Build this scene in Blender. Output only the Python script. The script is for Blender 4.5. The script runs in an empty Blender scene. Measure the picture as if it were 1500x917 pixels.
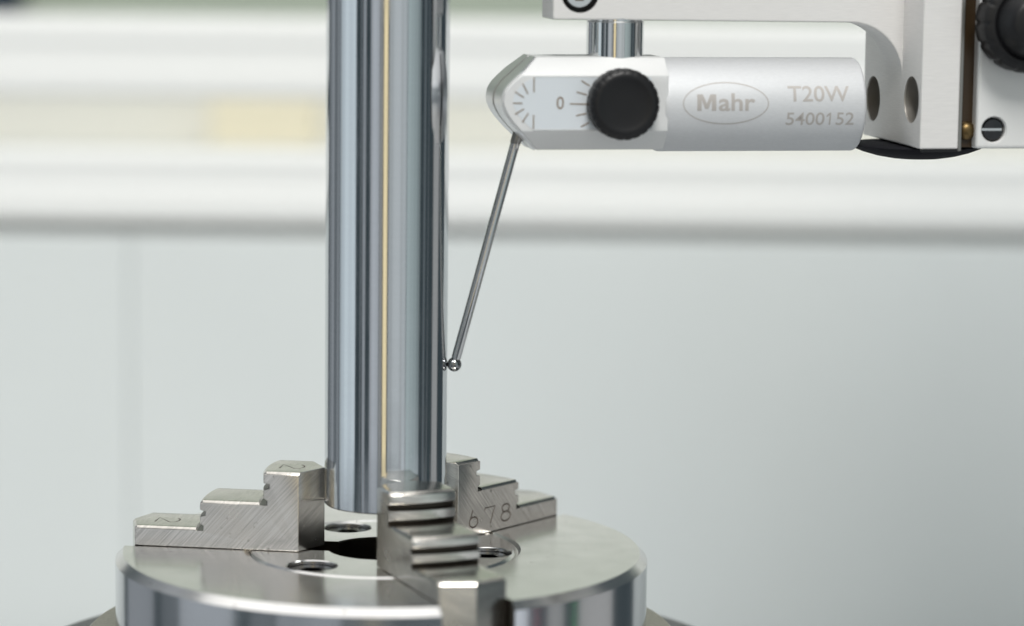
import bpy, bmesh, math, random
from mathutils import Vector, Matrix
S = 1e-4            # all lengths below are in tenths of a millimetre
R = math.radians
random.seed(4)
scene = bpy.context.scene
C = scene.collection

# ------------------------------------------------------------------ camera
cd = bpy.data.cameras.new('camera'); cam = bpy.data.objects.new('camera', cd); C.objects.link(cam)
scene.camera = cam
pitch, roll = R(7.75), R(0.68)
fwd = Vector((0, math.cos(pitch), -math.sin(pitch))); right = Vector((1, 0, 0)); up = right.cross(fwd)
r2 = right * math.cos(roll) + up * math.sin(roll); u2 = up * math.cos(roll) - right * math.sin(roll)
m = Matrix((r2, u2, -fwd)).transposed().to_4x4(); m.translation = Vector((181.9, -4313.1, 936.9)) * S
cam.matrix_world = m
cd.sensor_width = 36; cd.lens = 105.6; cd.clip_start = 0.01; cd.clip_end = 20
cd.dof.use_dof = True; cd.dof.focus_distance = 0.4425; cd.dof.aperture_fstop = 9.5; cd.dof.aperture_blades = 9

# ------------------------------------------------------------------ room light
w = bpy.data.worlds.new('World'); scene.world = w; w.use_nodes = True
w.node_tree.nodes['Background'].inputs[0].default_value = (0.52, 0.68, 0.76, 1)
w.node_tree.nodes['Background'].inputs[1].default_value = 0.10
scene.view_settings.view_transform = 'Standard'; scene.view_settings.look = 'None'
scene.view_settings.exposure = 0; scene.view_settings.gamma = 1
scene.cycles.max_bounces = 10; scene.cycles.glossy_bounces = 8; scene.cycles.use_denoising = True
scene.cycles.sample_clamp_indirect = 6

def area(name, loc, target, sx, sy, rad, col):
    l = bpy.data.lights.new(name, 'AREA'); l.shape = 'RECTANGLE'; l.size = sx; l.size_y = sy
    l.energy = rad * math.pi * sx * sy; l.color = col
    o = bpy.data.objects.new(name, l); C.objects.link(o); o.location = loc
    d = Vector(target) - Vector(loc)
    o.rotation_euler = d.to_track_quat('-Z', 'Y').to_euler()
    return o
# overhead lamp panel in front of and above the machine
area('ceiling_lamp', (0.14, -0.85, 1.22), (0.03, 0.05, 0.0), 0.5, 0.5, 25.5, (1, 0.985, 0.955))
area('overhead_lamp', (-0.55, 0.0, 1.75), (-0.55, 0.0, 0.0), 2.3, 1.1, 1.2, (1, 0.99, 0.97))
# the tall windows and bright bays of the workshop behind the photographer
NE, GR, BL, WH, WM = (0.94, 0.98, 0.99), (0.86, 1.0, 0.99), (0.86, 0.95, 1.0), (0.92, 0.95, 1.0), (1, 0.97, 0.93)
WIN = [(-137, -131, 0.10, WH), (-130, -124, 0.22, WH), (-123, -113, 0.30, WH), (-112, -106, 0.14, WH), (-105, -97, 0.24, WH),
       (-95, -90, 0.50, BL), (-90, -83, 0.66, BL), (-83, -74, 0.82, BL), (-74, -66, 0.74, BL), (-66, -58, 0.80, BL),
       (-48.5, -46.5, 0.18, WH), (-43.5, -38, 0.36, WH), (-29, -25, 0.42, WH), (-25, -18, 0.56, WH), (-18, -12.5, 0.50, WH), (-11.5, -6.5, 0.30, WM), (-4.6, 2.6, 1.2, (1.0, 0.81, 0.46)),
       (5, 13, 0.46, NE), (13, 17, 0.58, NE), (17, 27, 0.60, NE), (27, 31, 0.48, NE), (31, 38, 0.54, NE), (39, 46, 0.48, GR), (46, 53, 0.42, GR), (53, 60, 0.36, GR), (60, 66, 0.24, GR), (74, 78, 0.12, BL), (84, 86, 0.10, BL), (98, 114, 0.34, WM)]  # the last warm bay is added to brighten the back jaw's side
# dimmer lamps added below the windows to fill reflections in chuck side and jaws
LOW = [(-136, -110, 0.26, WH), (-104, -94, 0.10, WH), (-92, -62, 0.36, WH), (-54, -44, 0.14, WH), (-42, -14, 0.30, WH), (-12, 7, 0.10, WH), (32, 66, 0.75, WH), (76, 85, 0.34, WM), (94, 118, 0.38, WM)]
for lst, z0, z1 in ((WIN, -0.29, 1.35), (LOW, -1.0, -0.295)):
    for a0, a1, rad, col in lst:
        am = R((a0 + a1) / 2); dist = 1.5; wd = 2 * dist * math.tan(R((a1 - a0) / 2)); zc = (z0 + z1) / 2
        area('window_and_fill_light', (math.sin(am) * dist, -math.cos(am) * dist, zc), (0, 0, zc), wd, z1 - z0, rad, col)
# two coloured status lights low on a machine at the right
for az, col in ((70.5, (1, 0.25, 0.33)), (91.5, (0.16, 1, 0.3))):
    area('status_light', (math.sin(R(az)) * 1.5, -math.cos(R(az)) * 1.5, -0.6), (0, 0, -0.6), 0.022, 0.5, 0.8, col)

# ------------------------------------------------------------------ materials
def mat(name, base, metallic=0.0, rough=0.5, **kw):
    m = bpy.data.materials.new(name); m.use_nodes = True
    b = m.node_tree.nodes['Principled BSDF']
    b.inputs['Base Color'].default_value = (*base, 1); b.inputs['Metallic'].default_value = metallic
    b.inputs['Roughness'].default_value = rough
    for k, v in kw.items(): b.inputs[k.replace('_', ' ')].default_value = v
    return m
def grain(m, scale, rot=(0, 0, 0), bump=0.1, dist=1e-5, colvar=0.0, roughvar=0.0, detail=4, specks=0.0, nscale=1.0):
    """fine relief, slight tone and gloss variation from stretched noise in object space"""
    nt = m.node_tree; n = nt.nodes; L = nt.links; b = n['Principled BSDF']
    tc = n.new('ShaderNodeTexCoord'); mp = n.new('ShaderNodeMapping')
    mp.inputs['Scale'].default_value = scale; 
    mr = n.new('ShaderNodeMapping'); mr.inputs['Rotation'].default_value = rot
    L.new(tc.outputs['Object'], mr.inputs[0]); L.new(mr.outputs[0], mp.inputs[0])
    nz = n.new('ShaderNodeTexNoise'); nz.inputs['Scale'].default_value = nscale; nz.inputs['Detail'].default_value = detail
    L.new(mp.outputs[0], nz.inputs['Vector'])
    if bump:
        bp = n.new('ShaderNodeBump'); bp.inputs['Strength'].default_value = bump; bp.inputs['Distance'].default_value = dist
        L.new(nz.outputs['Fac'], bp.inputs['Height']); L.new(bp.outputs[0], b.inputs['Normal'])
    base = tuple(b.inputs['Base Color'].default_value)
    last = None
    if colvar:
        mx = n.new('ShaderNodeMixRGB'); mx.blend_type = 'MIX'
        rmp = n.new('ShaderNodeMapRange'); rmp.inputs[1].default_value = 0.3; rmp.inputs[2].default_value = 0.7
        L.new(nz.outputs['Fac'], rmp.inputs[0]); L.new(rmp.outputs[0], mx.inputs[0])
        mx.inputs[1].default_value = tuple(c * (1 - colvar) for c in base[:3]) + (1,)
        mx.inputs[2].default_value = tuple(min(1, c * (1 + colvar)) for c in base[:3]) + (1,)
        last = mx.outputs[0]
    if specks:
        n2 = n.new('ShaderNodeTexNoise'); n2.inputs['Scale'].default_value = 900; n2.inputs['Detail'].default_value = 2
        L.new(tc.outputs['Object'], n2.inputs['Vector'])
        r2_ = n.new('ShaderNodeMapRange'); r2_.inputs[1].default_value = 0.69; r2_.inputs[2].default_value = 0.76
        r2_.inputs[4].default_value = specks
        L.new(n2.outputs['Fac'], r2_.inputs[0])
        mx2 = n.new('ShaderNodeMixRGB'); L.new(r2_.outputs[0], mx2.inputs[0])
        if last: L.new(last, mx2.inputs[1])
        else: mx2.inputs[1].default_value = base
        mx2.inputs[2].default_value = (0.1, 0.075, 0.05, 1)
        last = mx2.outputs[0]
    if last: L.new(last, b.inputs['Base Color'])
    if roughvar:
        n3 = n.new('ShaderNodeTexNoise'); n3.inputs['Scale'].default_value = 160; n3.inputs['Detail'].default_value = 6
        L.new(tc.outputs['Object'], n3.inputs['Vector'])
        r0 = b.inputs['Roughness'].default_value
        r3 = n.new('ShaderNodeMapRange'); r3.inputs[1].default_value = 0.3; r3.inputs[2].default_value = 0.7
        r3.inputs[3].default_value = max(0.01, r0 - roughvar); r3.inputs[4].default_value = r0 + roughvar
        L.new(n3.outputs['Fac'], r3.inputs[0]); L.new(r3.outputs[0], b.inputs['Roughness'])
    return m

M = {}
M['shaft'] = grain(mat('ground_shaft_steel', (0.63, 0.65, 0.67), 1, 0.10), (300, 300, 30000), bump=0.03, dist=2e-6, colvar=0.03, roughvar=0.03)
M['chuck'] = grain(mat('polished_chuck_steel', (0.88, 0.865, 0.85), 1, 0.19), (4000, 4000, 400), bump=0.03, dist=4e-6, colvar=0.03, roughvar=0.03, specks=0.7)
_n = M['chuck'].node_tree; _t = _n.nodes.new('ShaderNodeTangent'); _t.direction_type = 'RADIAL'; _t.axis = 'Z'
_b = _n.nodes['Principled BSDF']; _w = _n.nodes.new('ShaderNodeTexWave'); _w.wave_type = 'RINGS'; _w.rings_direction = 'Z'   # facing-turned rings
_w.inputs['Scale'].default_value = 900; _w.inputs['Distortion'].default_value = 1.5; _w.inputs['Detail'].default_value = 3; _w.inputs['Detail Scale'].default_value = 0.4
_tc = _n.nodes.new('ShaderNodeTexCoord'); _n.links.new(_tc.outputs['Object'], _w.inputs['Vector'])
_bp = _n.nodes.new('ShaderNodeBump'); _bp.inputs['Strength'].default_value = 0.05; _bp.inputs['Distance'].default_value = 6e-6
_old = _b.inputs['Normal'].links[0].from_socket; _n.links.new(_old, _bp.inputs['Normal']); _n.links.new(_w.outputs['Fac'], _bp.inputs['Height']); _n.links.new(_bp.outputs[0], _b.inputs['Normal'])
_b = _n.nodes['Principled BSDF']; _b.inputs['Anisotropic'].default_value = 0.45; _n.links.new(_t.outputs[0], _b.inputs['Tangent'])
M['chuck_side'] = grain(mat('turned_chuck_side', (0.66, 0.67, 0.69), 1, 0.15), (300, 300, 20000), bump=0.03, dist=3e-6, colvar=0.03)
M['flange'] = grain(mat('flange_steel', (0.45, 0.42, 0.37), 1, 0.38), (2500, 2500, 2500), bump=0.1, dist=1e-5, colvar=0.12)
M['table'] = grain(mat('dark_table_steel', (0.16, 0.165, 0.17), 1, 0.4), (2000, 2000, 2000), bump=0.1, dist=1e-5, colvar=0.1)
M['jaw'] = grain(mat('ground_jaw_steel', (0.70, 0.67, 0.62), 1, 0.23), (8500, 300, 140), rot=(0, R(42), 0), bump=0.18, dist=6e-6, colvar=0.20, roughvar=0.05, specks=0.45)
M['groove'] = mat('engraved_groove', (0.12, 0.10, 0.085), 0.6, 0.5)
M['screw'] = mat('black_oxide_screw', (0.06, 0.06, 0.063), 1, 0.25)
M['dark_wall'] = mat('dark_slot_wall', (0.045, 0.038, 0.03), 0.8, 0.3)  # one dark finish for bore, slots and jaw grooves
M['hole'] = mat('drilled_wall', (0.36, 0.34, 0.31), 0.5, 0.4)
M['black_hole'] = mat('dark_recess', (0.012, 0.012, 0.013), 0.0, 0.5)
M['satin'] = grain(mat('satin_chrome', (0.68, 0.685, 0.685), 0.25, 0.55), (9000, 9000, 9000), bump=0.10, dist=6e-6, colvar=0.03)
M['barrel'] = grain(mat('brushed_satin_barrel', (0.63, 0.64, 0.655), 0.35, 0.62), (1500, 9000, 9000), bump=0.12, dist=6e-6, colvar=0.04)
M['dial'] = mat('dial_plate', (0.66, 0.70, 0.735), 0.2, 0.45)
M['mark'] = mat('laser_mark', (0.22, 0.165, 0.12), 0.0, 0.6)
M['logo'] = mat('laser_logo', (0.44, 0.415, 0.395), 0.3, 0.6)
M['polished'] = mat('polished_steel', (0.66, 0.67, 0.67), 1, 0.08)
M['nose'] = mat('nose_steel', (0.80, 0.80, 0.80), 1, 0.38)
M['stylus'] = mat('stylus_steel', (0.58, 0.58, 0.58), 1, 0.13)
M['ball'] = mat('ball_steel', (0.28, 0.285, 0.29), 1, 0.07)
M['black'] = grain(mat('black_plastic', (0.007, 0.007, 0.008), 0, 0.42, Specular_IOR_Level=0.35), (5000, 5000, 5000), bump=0.12, dist=1e-5)
M['anod'] = grain(mat('anodised_aluminium', (0.75, 0.735, 0.72), 0.25, 0.5), (500, 500, 14000), bump=0.2, dist=5e-6, colvar=0.05)
M['cover'] = mat('white_cover_paint', (0.72, 0.72, 0.71), 0.1, 0.4)
M['brown'] = mat('dark_brown_gap', (0.035, 0.02, 0.008), 0.2, 0.35)
M['brass'] = mat('dull_brass', (0.16, 0.11, 0.05), 1, 0.4)
M['cap'] = mat('matt_black_rubber', (0.008, 0.008, 0.011), 0, 0.8, Specular_IOR_Level=0.15)
M['edge'] = mat('seam_strip_metal', (0.32, 0.31, 0.29), 1, 0.3)
M['bounce'] = mat('grey_bounce_paint', (0.50, 0.52, 0.54), 0.0, 0.5)
M['panel'] = grain(mat('panel_paint', (0.755, 0.79, 0.782), 0.0, 0.42), (25, 25, 25), bump=0.0, colvar=0.012)
M['rail'] = mat('white_rail_paint', (0.925, 0.93, 0.91), 0.0, 0.4)
M['channel'] = mat('channel_beige', (0.79, 0.785, 0.73), 0.0, 0.5)
M['green'] = grain(mat('green_grey_wall', (0.43, 0.485, 0.41), 0.0, 0.7), (6, 6, 6), bump=0, colvar=0.06)
M['cream'] = mat('cream_card', (0.97, 0.90, 0.70), 0, 0.6)
M['navy'] = mat('dark_navy_metal', (0.02, 0.035, 0.055), 0, 0.4)

# ------------------------------------------------------------------ mesh helpers
def finish(o, sharp=25):
    me = o.data
    me.polygons.foreach_set('use_smooth', [True] * len(me.polygons)); me.set_sharp_from_angle(angle=R(sharp)); me.update()
def obj(name, verts, faces, mats, parent=None, loc=(0, 0, 0), rot=(0, 0, 0), sharp=25, recalc=True):
    me = bpy.data.meshes.new(name)
    me.from_pydata([tuple(c * S for c in v) for v in verts], [], faces)
    if recalc:
        bm = bmesh.new(); bm.from_mesh(me); bmesh.ops.recalc_face_normals(bm, faces=bm.faces); bm.to_mesh(me); bm.free()
    for k in (mats if isinstance(mats, (list, tuple)) else [mats]): me.materials.append(M[k])
    o = bpy.data.objects.new(name, me); C.objects.link(o); finish(o, sharp)
    o.location = tuple(c * S for c in loc); o.rotation_euler = rot
    if parent: o.parent = parent
    return o
def tag(o, label=None, category=None, group=None, kind=None):
    for k, v in (('label', label), ('category', category), ('group', group), ('kind', kind)):
        if v: o[k] = v
    return o
def thing(name, loc, label, category, rotz=0):
    o = bpy.data.objects.new(name, None); C.objects.link(o); o.empty_display_size = 0.005
    o.location = tuple(c * S for c in loc); o.rotation_euler = (0, 0, rotz)
    return tag(o, label, category)
def box(x0, x1, y0, y1, z0, z1):
    v = [(x, y, z) for z in (z0, z1) for y in (y0, y1) for x in (x0, x1)]
    return v, [(0, 2, 3, 1), (4, 5, 7, 6), (0, 1, 5, 4), (2, 6, 7, 3), (0, 4, 6, 2), (1, 3, 7, 5)]
def lathe(prof, n=96, axis='z', o=(0, 0, 0), rfun=None):
    """prof: (radius, height) from one axis end to the other; radius 0 closes a pole"""
    v, f, rings = [], [], []
    for r, h in prof:
        if r < 1e-6: rings.append([len(v)]); v.append((0, 0, h)); continue
        ring = []
        for k in range(n):
            a = 2 * math.pi * k / n; rr = rfun(r, h, a) if rfun else r
            ring.append(len(v)); v.append((rr * math.cos(a), rr * math.sin(a), h))
        rings.append(ring)
    for a, b in zip(rings, rings[1:]):
        for k in range(n):
            k2 = (k + 1) % n
            q = [a[k % len(a)], a[k2 % len(a)], b[k2 % len(b)], b[k % len(b)]]
            q = list(dict.fromkeys(q))
            if len(q) > 2: f.append(tuple(q))
    if len(rings[0]) > 1: f.append(tuple(rings[0]))
    if len(rings[-1]) > 1: f.append(tuple(reversed(rings[-1])))
    if axis == 'x': v = [(z, x, y) for x, y, z in v]
    if axis == 'd': v = [(x, -z, y) for x, y, z in v]      # towards local -Y, the front
    return [(x + o[0], y + o[1], z + o[2]) for x, y, z in v], f
def prism(poly, y0, y1):
    """polygon in (x,z) extruded along y"""
    n = len(poly); v = [(x, y0, z) for x, z in poly] + [(x, y1, z) for x, z in poly]
    f = [tuple(range(n)), tuple(range(2 * n - 1, n - 1, -1))] + [(i, (i + 1) % n, n + (i + 1) % n, n + i) for i in range(n)]
    return v, f
def join(*parts):
    V, F = [], []
    for v, f in parts:
        F += [tuple(i + len(V) for i in q) for q in f]; V += v
    return V, F
def bake(o, sharp=25):
    dg = bpy.context.evaluated_depsgraph_get(); dg.update()
    me = bpy.data.meshes.new_from_object(o.evaluated_get(dg)); old = o.data
    o.modifiers.clear(); o.data = me; bpy.data.meshes.remove(old); finish(o, sharp)
def bevel(o, wd, seg=2, ang=35, sharp=14):
    b = o.modifiers.new('b', 'BEVEL'); b.width = wd * S; b.segments = seg; b.limit_method = 'ANGLE'; b.angle_limit = R(ang)
    b.use_clamp_overlap = True; bake(o, sharp)
def cut(o, cutters, sharp=25):
    for c in cutters:
        b = o.modifiers.new('c', 'BOOLEAN'); b.operation = 'DIFFERENCE'; b.solver = 'EXACT'; b.object = c; b.use_self = True
        try: b.material_mode = 'TRANSFER'
        except Exception: pass
    bake(o, sharp)
    for c in cutters:
        me = c.data; bpy.data.objects.remove(c)
        if me.users == 0 and isinstance(me, bpy.types.Mesh): bpy.data.meshes.remove(me)
def tube_cutters(strokes, rad, matname, parent_mw):
    out = []
    for st in strokes:
        cu = bpy.data.curves.new('stroke', 'CURVE'); cu.dimensions = '3D'; cu.bevel_depth = rad * S; cu.bevel_resolution = 1; cu.use_fill_caps = True
        sp = cu.splines.new('POLY'); sp.points.add(len(st) - 1)
        for p, q in zip(sp.points, st): p.co = (*[c * S for c in q], 1)
        co = bpy.data.objects.new('stroke', cu); C.objects.link(co)
        dg = bpy.context.evaluated_depsgraph_get(); dg.update()
        me = bpy.data.meshes.new_from_object(co.evaluated_get(dg)); me.materials.clear(); me.materials.append(M[matname])
        bpy.data.objects.remove(co); bpy.data.curves.remove(cu)
        o = bpy.data.objects.new('stroke', me); C.objects.link(o); o.matrix_world = parent_mw; out.append(o)
    return out
def text_mesh(txt, x0, x1, y0, y1, bold=0.0, slices=()):
    """flat lettering fitted into a rectangle, cut into thin rows so that it can follow a curved surface"""
    cu = bpy.data.curves.new('t', 'FONT'); cu.body = txt; cu.size = 1; cu.offset = bold; cu.resolution_u = 6
    o = bpy.data.objects.new('t', cu); C.objects.link(o)
    dg = bpy.context.evaluated_depsgraph_get(); dg.update()
    me = bpy.data.meshes.new_from_object(o.evaluated_get(dg)); bpy.data.objects.remove(o); bpy.data.curves.remove(cu)
    bm = bmesh.new(); bm.from_mesh(me); bpy.data.meshes.remove(me)
    xs = [v.co.x for v in bm.verts]; ys = [v.co.y for v in bm.verts]
    ax, bx, ay, by = min(xs), max(xs), min(ys), max(ys)
    for v in bm.verts:
        v.co.x = x0 + (v.co.x - ax) / (bx - ax) * (x1 - x0); v.co.y = y0 + (v.co.y - ay) / (by - ay) * (y1 - y0); v.co.z = 0
    y = y0 + 1.5
    while y < y1:
        bmesh.ops.bisect_plane(bm, geom=bm.verts[:] + bm.edges[:] + bm.faces[:], plane_co=(0, y, 0), plane_no=(0, 1, 0), dist=1e-5); y += 1.5
    bm.verts.index_update()
    V = [tuple(v.co) for v in bm.verts]; F = [tuple(v.index for v in f.verts) for f in bm.faces]; bm.free()
    return V, F

# ------------------------------------------------------------------ background: panels, rail, far wall
def bg(name, vf, mt, sharp=25): return tag(obj(name, *vf, mt, sharp=sharp), kind='structure')
wall = bg('wall', box(-3200, 3200, 4800, 4900, -3000, 3000), 'green')
pl = bg('wall_panel', box(-2600, -733.6, 2800, 2835, -1900, 147), 'panel'); bevel(pl, 4)
pr = bg('wall_panel', box(-731.4, 2700, 2800, 2835, -1900, 147), 'panel'); bevel(pr, 4)
bg('panel_backing', box(-2600, 2700, 2880, 2900, -1700, 172), 'rail')
# moulded white rail across the back, one profile drawn along its length (depth, height)
prof_a = [(2960, 661), (2828, 666), (2812, 658), (2800, 647), (2800, 605), (2802, 596), (2804, 584), (2804, 554), (2802, 547), (2800, 538),
          (2800, 487), (2806, 478), (2820, 472), (2960, 470)]
prof_b = [(2960, 350), (2820, 350), (2808, 345), (2802, 340), (2800, 331), (2800, 298), (2802, 287), (2804, 270), (2802, 259),
          (2798, 250), (2798, 186), (2802, 180), (2842, 175), (2960, 175)]
for prof in (prof_a, prof_b):
    n = len(prof); V = [(x, y, z) for x in (-2600, 2700) for y, z in prof]
    F = [(i, (i + 1) % n, n + (i + 1) % n, n + i) for i in range(n)] + [tuple(range(n)), tuple(range(2 * n - 1, n - 1, -1))]
    tag(obj('wall_rail', V, F, 'rail', sharp=3), kind='structure')
# what shows through the gap between the two rails: a beige cabinet back with a shelf and a box on it
bg('back_panel', box(-3200, 3200, 4700, 4750, -1700, 560), 'channel')
bg('shelf', box(-3200, 3200, 4300, 4698, 120, 150), 'channel')
bx_ = obj('cream_box', *box(-705, -392, 4420, 4600, 150.5, 372), 'cream'); bevel(bx_, 8)
tag(bx_, 'blurred cream yellow box seen between the two white rails, left of the shaft', 'box')
dk = obj('dark_cabinet', *box(-1750, -1290, 4640, 4770, 560.5, 1300), 'navy'); bevel(dk, 6)
tag(dk, 'dark blue cabinet edge in the top left corner', 'cabinet')
# unseen pale plate under the rotary table, added to bounce fill light upward
bounce = bg('bounce_plate', box(-2200, 2200, -2000, 2700, -1050, -900), 'bounce'); bevel(bounce, 15)

# ------------------------------------------------------------------ rotary table and chuck
A0 = 172.3
tb = obj('rotary_table', *lathe([(0, -178), (540, -178), (552, -180), (560, -188), (560, -900), (0, -900)], 160, o=(0, 0, 0)), 'table', loc=(-4, 0, 0))
tag(tb, 'dark round rotary table under the chuck flange', 'table')
CH = thing('three_jaw_chuck', (-4, 0, 0), 'round polished steel chuck with three stepped jaws gripping the shaft', 'chuck')
body = obj('body', *lathe([(0, 0), (191, 0), (195, -4), (199, -4), (203, 0), (377, 0), (388, -11), (388, -114), (384, -119), (384, -126), (0, -126)], 240), ['chuck'], sharp=20)
cutters = [obj('cutter', *lathe([(0, 30), (80, 30), (80, 0), (78, -2), (78, -110), (0, -110)], 96), 'dark_wall')]
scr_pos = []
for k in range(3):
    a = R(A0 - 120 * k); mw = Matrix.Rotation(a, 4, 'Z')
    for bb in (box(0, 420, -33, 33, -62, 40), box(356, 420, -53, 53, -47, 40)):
        c = obj('cutter', *bb, 'dark_wall'); c.matrix_world = mw; cutters.append(c)
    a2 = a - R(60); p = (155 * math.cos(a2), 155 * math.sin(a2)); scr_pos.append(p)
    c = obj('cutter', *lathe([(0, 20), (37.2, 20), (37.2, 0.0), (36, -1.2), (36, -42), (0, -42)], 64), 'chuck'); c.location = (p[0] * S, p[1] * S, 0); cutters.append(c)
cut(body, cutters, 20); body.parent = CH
body.data.materials.append(M['chuck_side'])
for p in body.data.polygons:      # the turned outer wall has its own finish
    if abs(p.normal.z) < 0.1 and math.hypot(p.center.x, p.center.y) > 386 * S: p.material_index = len(body.data.materials) - 1
fl = obj('flange', *lathe([(0, -122), (428, -122), (435, -129), (435, -177), (0, -177)], 200), 'flange', CH)
for p in scr_pos:
    hexa = lambda r, z: [(r * math.cos(R(60 * k)), r * math.sin(R(60 * k)), z) for k in range(6)]
    s = obj('screw', *lathe([(0, -41), (33, -41), (33, -8), (31, -6), (0, -6)], 48), 'screw')
    c = obj('cutter', *lathe([(0, 10), (17, 10), (17, -32), (0, -32)], 6), 'screw'); cut(s, [c])
    s.parent = CH; s.location = (p[0] * S, p[1] * S, 0)

W = 50
def jaw_shape():
    P = [(86, 1, 'n', 0), (86, 117, 'n', 1), (165.5, 117, 's', 1), (170, 112.5, 's', 0), (170, 100, 's', 0), (162, 98, 's', 0), (162, 92, 's', 0), (170, 90, 's', 0), (170, 77, 's', 0),
         (165, 74, 's', 0), (165, 67, 's', 0), (174, 67, 's', 0), (176, 71, 's', 1), (257.5, 71, 's', 1), (262, 66.5, 's', 0), (262, 57, 's', 0), (254, 55, 's', 0), (254, 49, 's', 0),
         (262, 47, 's', 0), (262, 36, 's', 0), (257, 33, 's', 0), (257, 26, 's', 0), (266, 26, 's', 0), (268, 30, 's', 1), (356, 30, 'e', 1), (360, 26, 'e', 0), (360, -44, 'e', 0), (357.5, -44, 'q', 0), (357.5, 1, 'q', 0)]
    T = [-W, -W + 4, -36, -24, -12, 0, 12, 24, 36, W - 4, W]
    V, F = [], []; n = len(P)
    for t in T:
        for u, z, k, top in P:
            if k == 'n': uu = u + abs(t) * 0.577
            elif k == 'e': uu = u - 1 + (1 - abs(t) / W) * 16
            elif k == 'q': uu = u
            else: uu = math.sqrt(u * u - t * t) + 4
            V.append((uu, t, z - (4 if top and abs(t) == W else 0)))
    for i in range(len(T) - 1):
        for j in range(n):
            j2 = (j + 1) % n; F.append((i * n + j, i * n + j2, (i + 1) * n + j2, (i + 1) * n + j))
    F.append(tuple(range(n))); F.append(tuple(range(len(V) - 1, len(V) - n - 1, -1)))
    return V, F
def arc(cx, cy, rx, ry, a0, a1, k=14): return [(cx + rx * math.cos(R(a0 + (a1 - a0) * i / k)), cy + ry * math.sin(R(a0 + (a1 - a0) * i / k))) for i in range(k + 1)]
# stamped digits as pen strokes in a unit box
DIG = {'2': [arc(0.5, 0.72, 0.42, 0.27, 165, -25) + [(0.08, 0.0), (0.95, 0.0)]],
       '6': [[(0.42, 1.0), (0.28, 0.75)] + arc(0.5, 0.30, 0.44, 0.30, 165, 165 + 345, 22)],
       '7': [[(0.02, 0.85), (0.04, 1.0), (0.98, 1.0), (0.82, 0.7), (0.55, 0.0)]],
       '8': [arc(0.5, 0.77, 0.36, 0.23, -90, 268, 20), arc(0.5, 0.28, 0.46, 0.28, 92, 449, 22)]}
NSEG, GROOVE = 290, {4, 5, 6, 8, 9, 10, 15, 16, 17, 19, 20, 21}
jaws = []
for k in range(3):
    j = obj('jaw', *jaw_shape(), ['jaw', 'dark_wall'])
    for p in j.data.polygons:      # relief grooves in the step faces get a darker colour
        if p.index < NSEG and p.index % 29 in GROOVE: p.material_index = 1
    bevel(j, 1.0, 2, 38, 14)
    strokes = []
    if k == 0:      # twos stamped in the top and in the lowest ledge, their heads towards the shaft
        for uc, z in ((133, 117), (320, 30)):
            for st in DIG['2']: strokes.append([(uc + 17 - 34 * y, -17 + 34 * x + 2, z + 0.6) for x, y in st])
    if k == 1:      # 678 stamped in the side face
        for dgt, ua, ub, za, zb in (('6', 140, 163, 14, 40), ('7', 178, 204, 14, 39), ('8', 217, 242, 12, 38)):
            for st in DIG[dgt]: strokes.append([(ua + (ub - ua) * x, -W - 0.6, za + (zb - za) * y) for x, y in st])
        strokes.append([(120, 10, 117.4), (126, 4, 117.4), (124, -6, 117.4)])
    if strokes: cut(j, tube_cutters(strokes, 1.5, 'groove', Matrix.Identity(4)), 14)
    j.parent = CH; j.rotation_euler = (0, 0, R(A0 - 120 * k)); jaws.append(j)
    g = obj('guide_tongue', *box(112, 352, -31, 31, -58, 0.9), 'jaw', j)

# ------------------------------------------------------------------ the ground shaft
sh = obj('ground_shaft', *lathe([(0, 68), (87.2, 68), (89, 69.8), (89, 1180), (0, 1180)], 256), 'shaft', sharp=30)
tag(sh, 'polished vertical steel shaft clamped upright in the chuck jaws', 'shaft')

# ------------------------------------------------------------------ the measuring probe
TH = R(11)
BZ = 274.5
PR = thing('measuring_probe', (99.1, -5.2, BZ), 'silver lever probe with scale, black knob and engraved barrel, touching the shaft', 'probe', TH)
HC = 378.0
# head: horizontal rows, each a rectangle between the nose outline and the barrel
rows = [(314.5, 39.5, 110), (316, 41, 108.5), (343, 66, 82), (351, 66, 74.5), (358, 66, 68.5), (364, 66, 64), (371, 66, 60), (378, 66, 57), (384, 66, 56), (391, 66, 56.6),
        (398, 66, 58.6), (405, 66, 63), (412, 66, 69.5), (422.5, 66, 81), (445, 42, 106), (447, 40, 108.5)]
SR = 296
def nose_at(h):
    for (h0, d0, s0), (h1, d1, s1) in zip(rows, rows[1:]):
        if h0 <= h <= h1:
            t = (h - h0) / (h1 - h0); return s0 + (s1 - s0) * t, d0 + (d1 - d0) * t
V = []; F = []
for h, d, s in rows: V += [(s, -d, h), (SR, -d, h), (SR, d, h), (s, d, h)]
for i in range(len(rows) - 1):
    for q in range(4): F.append((4 * i + q, 4 * i + (q + 1) % 4, 4 * i + 4 + (q + 1) % 4, 4 * i + 4 + q))
F += [(0, 1, 2, 3), tuple(4 * len(rows) - 4 + q for q in (3, 2, 1, 0))]
hd = obj('head', V, F, 'satin', PR, sharp=18); bevel(hd, 1.6, 2, 30, 14)
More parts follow.
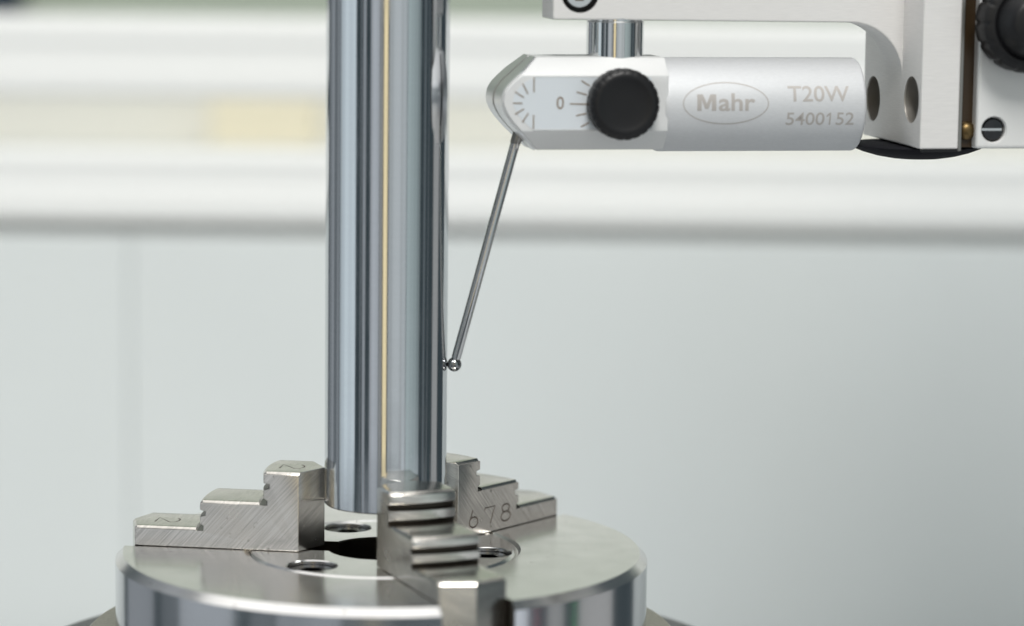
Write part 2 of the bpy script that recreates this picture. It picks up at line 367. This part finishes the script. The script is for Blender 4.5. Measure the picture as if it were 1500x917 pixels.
# two polished nose shells with the lever slot between them
def shell(da, db, out, inset):
    hs = [314.5 + inset + (447 - 314.5 - 2 * inset) * i / 40 for i in range(41)]
    V, F = [], []
    for h in hs:
        s, d = nose_at(h); s2, _ = nose_at(min(446.9, h + 1)); s1, _ = nose_at(max(314.6, h - 1))
        tx, tz = s2 - s1, 2.0; l = math.hypot(tx, tz); nx, nz = -tz / l, tx / l
        lo, hi = max(da, -(d - 3)), min(db, d - 3)
        for o_ in (-1.0, out):
            V += [(s + nx * o_, -lo, h + nz * o_), (s + nx * o_, -hi, h + nz * o_)]
    for i in range(len(hs) - 1):
        a = 4 * i; b = a + 4
        for p, q in ((0, 1), (1, 3), (3, 2), (2, 0)): F.append((a + p, a + q, b + q, b + p))
    F += [(0, 1, 3, 2), (len(V) - 4, len(V) - 3, len(V) - 1, len(V) - 2)]
    return V, F
obj('nose_shell', *shell(6, 60, 3.0, 1.5), 'nose', PR, sharp=30)
obj('nose_shell', *shell(-60, -6, 3.0, 1.5), 'nose', PR, sharp=30)
obj('slot_shade_strip', *shell(-5.5, 5.5, 0.6, 3), 'black_hole', PR, sharp=30)  # black strip on the nose, standing in for the slot's dark inside
# barrel
BR = 68.3
pf = [(0, 292), (67, 292), (BR, 296.5), (BR, 300), (BR, 587), (BR - 0.8, 589.6), (BR - 2.4, 591.2), (BR - 5, 592), (0, 592)]
br = obj('barrel', *lathe(pf, 256, 'x', (0, 0, HC - 1)), 'barrel', PR, sharp=30)
def on_barrel(V, o_=0.25): return [(x, -math.sqrt((BR + o_) ** 2 - (y - HC + 1) ** 2), y) for x, y, z in V]
def barrel_text(name, txt, x0, x1, y0, y1, bold):
    V, F = text_mesh(txt, x0, x1, y0, y1, bold); return obj(name, on_barrel(V), F, 'logo', br, recalc=False)
mp_ = [(0, 0), (0, 1), (0.30, 1), (0.5, 0.44), (0.70, 1), (1, 1), (1, 0), (0.77, 0), (0.77, 0.66), (0.59, 0.12), (0.41, 0.12), (0.23, 0.66), (0.23, 0)]
def plate_text(name, pts, x0, x1, y0, y1):      # a letter drawn as a polygon, cut into rows like the other lettering
    bm = bmesh.new(); bm.faces.new([bm.verts.new((x0 + (x1 - x0) * x, y0 + (y1 - y0) * y, 0)) for x, y in reversed(pts)])
    bm.normal_update(); bmesh.ops.triangulate(bm, faces=bm.faces[:]); y = y0 + 1.5
    while y < y1:
        bmesh.ops.bisect_plane(bm, geom=bm.verts[:] + bm.edges[:] + bm.faces[:], plane_co=(0, y, 0), plane_no=(0, 1, 0), dist=1e-5); y += 1.5
    bm.verts.index_update(); V = [tuple(v.co) for v in bm.verts]; F = [tuple(v.index for v in f.verts) for f in bm.faces]; bm.free()
    return obj(name, on_barrel(V), F, 'logo', br, recalc=False)
plate_text('maker_lettering', mp_, 338, 366, 372, 395.5)
barrel_text('maker_lettering', 'ahr', 370, 424, 371.6, 397, 0.018)
barrel_text('type_lettering', 'T20W', 473, 565, 385, 407.5, 0.01)
barrel_text('serial_lettering', '5400', 471, 528.5, 351, 369.5, 0.006)
plate_text('serial_lettering', [(0.52, 0), (0.52, 0.8), (0.12, 0.62), (0.12, 0.78), (0.55, 1), (0.72, 1), (0.72, 0)], 530, 541, 351.2, 369.3)
barrel_text('serial_lettering', '52', 546, 573, 351, 369.5, 0.006)
ring = []; nn = 160
V = [(380.5 + (63 + e) * math.cos(2 * math.pi * k / nn), 382.5 + (29.5 + e) * math.sin(2 * math.pi * k / nn), 0) for e in (-0.75, 0.75) for k in range(nn)]
obj('oval_outline', on_barrel(V), [(k, (k + 1) % nn, nn + (k + 1) % nn, nn + k) for k in range(nn)], 'logo', br)
# dial plate with scale
top, bot = 420.0, 346.0
pl_pts = [(270, top), (102, top)]
for h in [414, 408, 402, 396, 390, 384, 378, 372, 366, 360, 354, 349]: pl_pts.append((nose_at(h)[0] + 13.5 + 4.5 * (abs(h - 384) / 36) ** 2, h))
pl_pts += [(100, bot), (270, bot)]
dp = obj('dial_plate', *prism(pl_pts, -66.5, -64), 'dial', PR, sharp=30)
obj('dial_rim', *join(prism([(100, top), (255, top), (255, top + 1.2), (99, top + 1.2)], -66.9, -65), prism([(98, bot - 1.2), (255, bot - 1.2), (255, bot), (99, bot)], -66.9, -65)), 'satin', dp)
def tick(p, q, wd=1.7):
    d = Vector(q) - Vector(p); nrm = Vector((-d.y, d.x)).normalized() * wd / 2
    a, b = Vector(p), Vector(q)
    return prism([tuple(a + nrm), tuple(b + nrm), tuple(b - nrm), tuple(a - nrm)], -67.0, -66)
# ends of the scale lines, in the plane of the plate
TI = [((99.2, 419), (99.2, 398.5)), ((83, 410.5), (90.5, 396.5)), ((72.2, 399.2), (85, 391)), ((69.5, 383.2), (83, 382.9)), ((72.8, 367.6), (85.2, 375)), ((83.5, 356.3), (91.5, 368.8)), ((99.2, 346.5), (99.2, 366.5)),
      ((167.8, 415), (180, 407.7)), ((161, 399), (176, 395)), ((151.5, 382), (190, 381.6)), ((161, 365.2), (176, 368.5)), ((168, 349.3), (180, 355.6))]
for p, q in TI: obj('scale_mark', *tick(p, q), 'mark', dp)
V, F = text_mesh('0', 132.3, 142.8, 374.5, 392.5, 0.0)
obj('zero_numeral', [(x, -66.9, y) for x, y, z in V], F, 'mark', dp, recalc=False)
# black adjusting knob with scalloped skirt
def scallop(r, h, a): return r - (1.1 * max(0, math.cos(a * 24)) ** 2 if 66 < h < 97 and r > 44 else 0)
kp = [(0, 60), (40, 60), (40, 65.5), (47, 65.5), (50.3, 67.5), (51, 70), (51, 90), (50, 94), (47.5, 96.5), (44, 98.5), (40, 99.5), (36, 98.4), (30, 97.2), (15, 96.8), (0, 96.8)]
kn = obj('knob', *lathe(kp, 216, 'd', (226, 0, 382.6), scallop), 'black', PR, sharp=40)
# mounting stem
obj('stem', *lathe([(0, 430), (41.6, 430), (41.6, 496.5), (40, 498), (40, 503), (0, 540)], 160, o=(231, 0, 0)), 'polished', PR, sharp=30)
# stylus and ball tip
L = Vector((89.5, 0, 333.5)); ln = L.length; q = L.to_track_quat('Z', 'Y')
V, F = lathe([(0, 3), (6.3, 3), (6.3, 9), (7.0, 11), (7.0, ln - 2), (4.5, ln + 4), (4.5, ln + 24), (0, ln + 24)], 48)
V = [tuple(q @ Vector(v)) for v in V]
sty = obj('stylus', V, F, 'stylus', PR, sharp=30)
V, F = lathe([(7.05, ln - 14), (7.8, ln - 12), (7.8, ln + 2), (6.0, ln + 5)], 40)
obj('clamp_collar', [tuple(q @ Vector(v)) for v in V], F, 'edge', sty, sharp=30)
obj('ball_tip', *lathe([(10.5 * math.sin(R(a)), -10.5 * math.cos(R(a))) for a in range(0, 181, 6)], 48), 'ball', sty, sharp=60)

# ------------------------------------------------------------------ the probe holder
PH = thing('probe_holder', (99.1, -5.2, BZ), 'pale aluminium arm and block holding the probe by its stem, with white cover', 'holder', TH)
arm_pts = [(131, 660), (131, 500.5), (572, 498)] + [(572.5 + 80 * math.sin(R(a)), 418 + 80 * math.cos(R(a))) for a in range(6, 91, 6)] + [(660, 416), (660, 660)]
arm = obj('arm', *prism(arm_pts, -40, 40), 'anod', sharp=20)
bevel(arm, 2.2, 2, 35, 14)
c = obj('cutter', *lathe([(0, 22), (27.5, 22), (27.5, 60), (0, 60)], 64, 'd', (170, 0, 537.5)), 'black_hole')
cut(arm, [c], 14); arm.parent = PH
s = obj('socket_screw', *lathe([(0, 21), (21.5, 21), (21.5, 34), (19.5, 36), (0, 36)], 48, 'd', (170, 0, 537.5)), 'screw')
c = obj('cutter', *lathe([(0, 27), (12, 27), (12, 60), (0, 60)], 6, 'd', (170, 0, 537.5)), 'brass'); cut(s, [c]); s.parent = PH
s.data.materials[0] = M['polished']
blk = obj('block', *box(652.7, 710, -130, 142, 321, 660), 'anod'); bevel(blk, 2.0, 2, 35, 14)
cs = []
for d, h in ((-95, 379), (85, 389)):
    cs.append(obj('cutter', *lathe([(0, 600), (34, 600), (34, 652), (33, 654.5), (33, 684), (0, 684)], 64, 'x', (0, -d, h)), 'hole'))
    cs.append(obj('cutter', *lathe([(0, 670), (17, 670), (17, 702), (0, 702)], 48, 'x', (0, -d, h)), 'table'))
cut(blk, cs, 14); blk.parent = PH
obj('bottom_strip', *box(657, 709, -129, -118, 316.5, 320.6), 'black', PH)  # thin dark strip below the block's front edge
sm = obj('seam_strip', *box(710.3, 715.5, -128, 142, 318, 660), 'edge', PH); bevel(sm, 0.8)
obj('gap_strip', *box(715.8, 737, -112, 142, 322, 660), 'brown', PH)
obj('gap_screw', *lathe([(0, 100), (14, 100), (14, 112), (12, 118), (7, 122), (0, 123)], 40, 'd', (728, 0, 346)), 'brass', PH, sharp=40)
cv = obj('cover', *box(736.5, 1900, -131, 150, 321, 2050), 'cover'); bevel(cv, 5, 3)  # extended up and right beyond view to shade the lower right wall
c = obj('cutter', *lathe([(0, 116), (18, 116), (18, 128), (20.5, 132), (20.5, 150), (0, 150)], 48, 'd', (763, 0, 348.5)), 'cover'); cut(cv, [c], 14); cv.parent = PH
s = obj('slotted_screw', *lathe([(0, 112), (16.6, 112), (16.6, 124), (14.5, 127), (0, 128)], 48, 'd', (763, 0, 348.5)), 'edge')
c = obj('cutter', *box(740, 790, -140, -120.5, 346.8, 350.4), 'polished'); cut(s, [c]); s.parent = PH  # bright slot metal paints in the light the slot reflects
s.data.materials[0] = M['screw']
def ribs(r, h, a): return r - (3.0 * max(0, math.cos(a * 14)) ** 4 if r > 60 else 0)
bk = obj('clamp_knob', *lathe([(0, 128), (52, 128), (52, 136), (64, 137), (70, 142), (71, 148), (71, 168), (68, 176), (60, 180), (54, 181), (50, 178), (44, 190), (36, 205), (30, 208), (0, 208)], 196, 'd', (795, 0, 503), ribs), 'black', PH, sharp=40)
obj('underside_cap', *lathe([(0, 296), (20, 296.3), (40, 298), (60, 301.5), (80, 307), (96, 313.5), (101, 317), (98, 318.5), (0, 318.5)], 96, o=(690, 0, 0)), 'cap', PH, sharp=40)
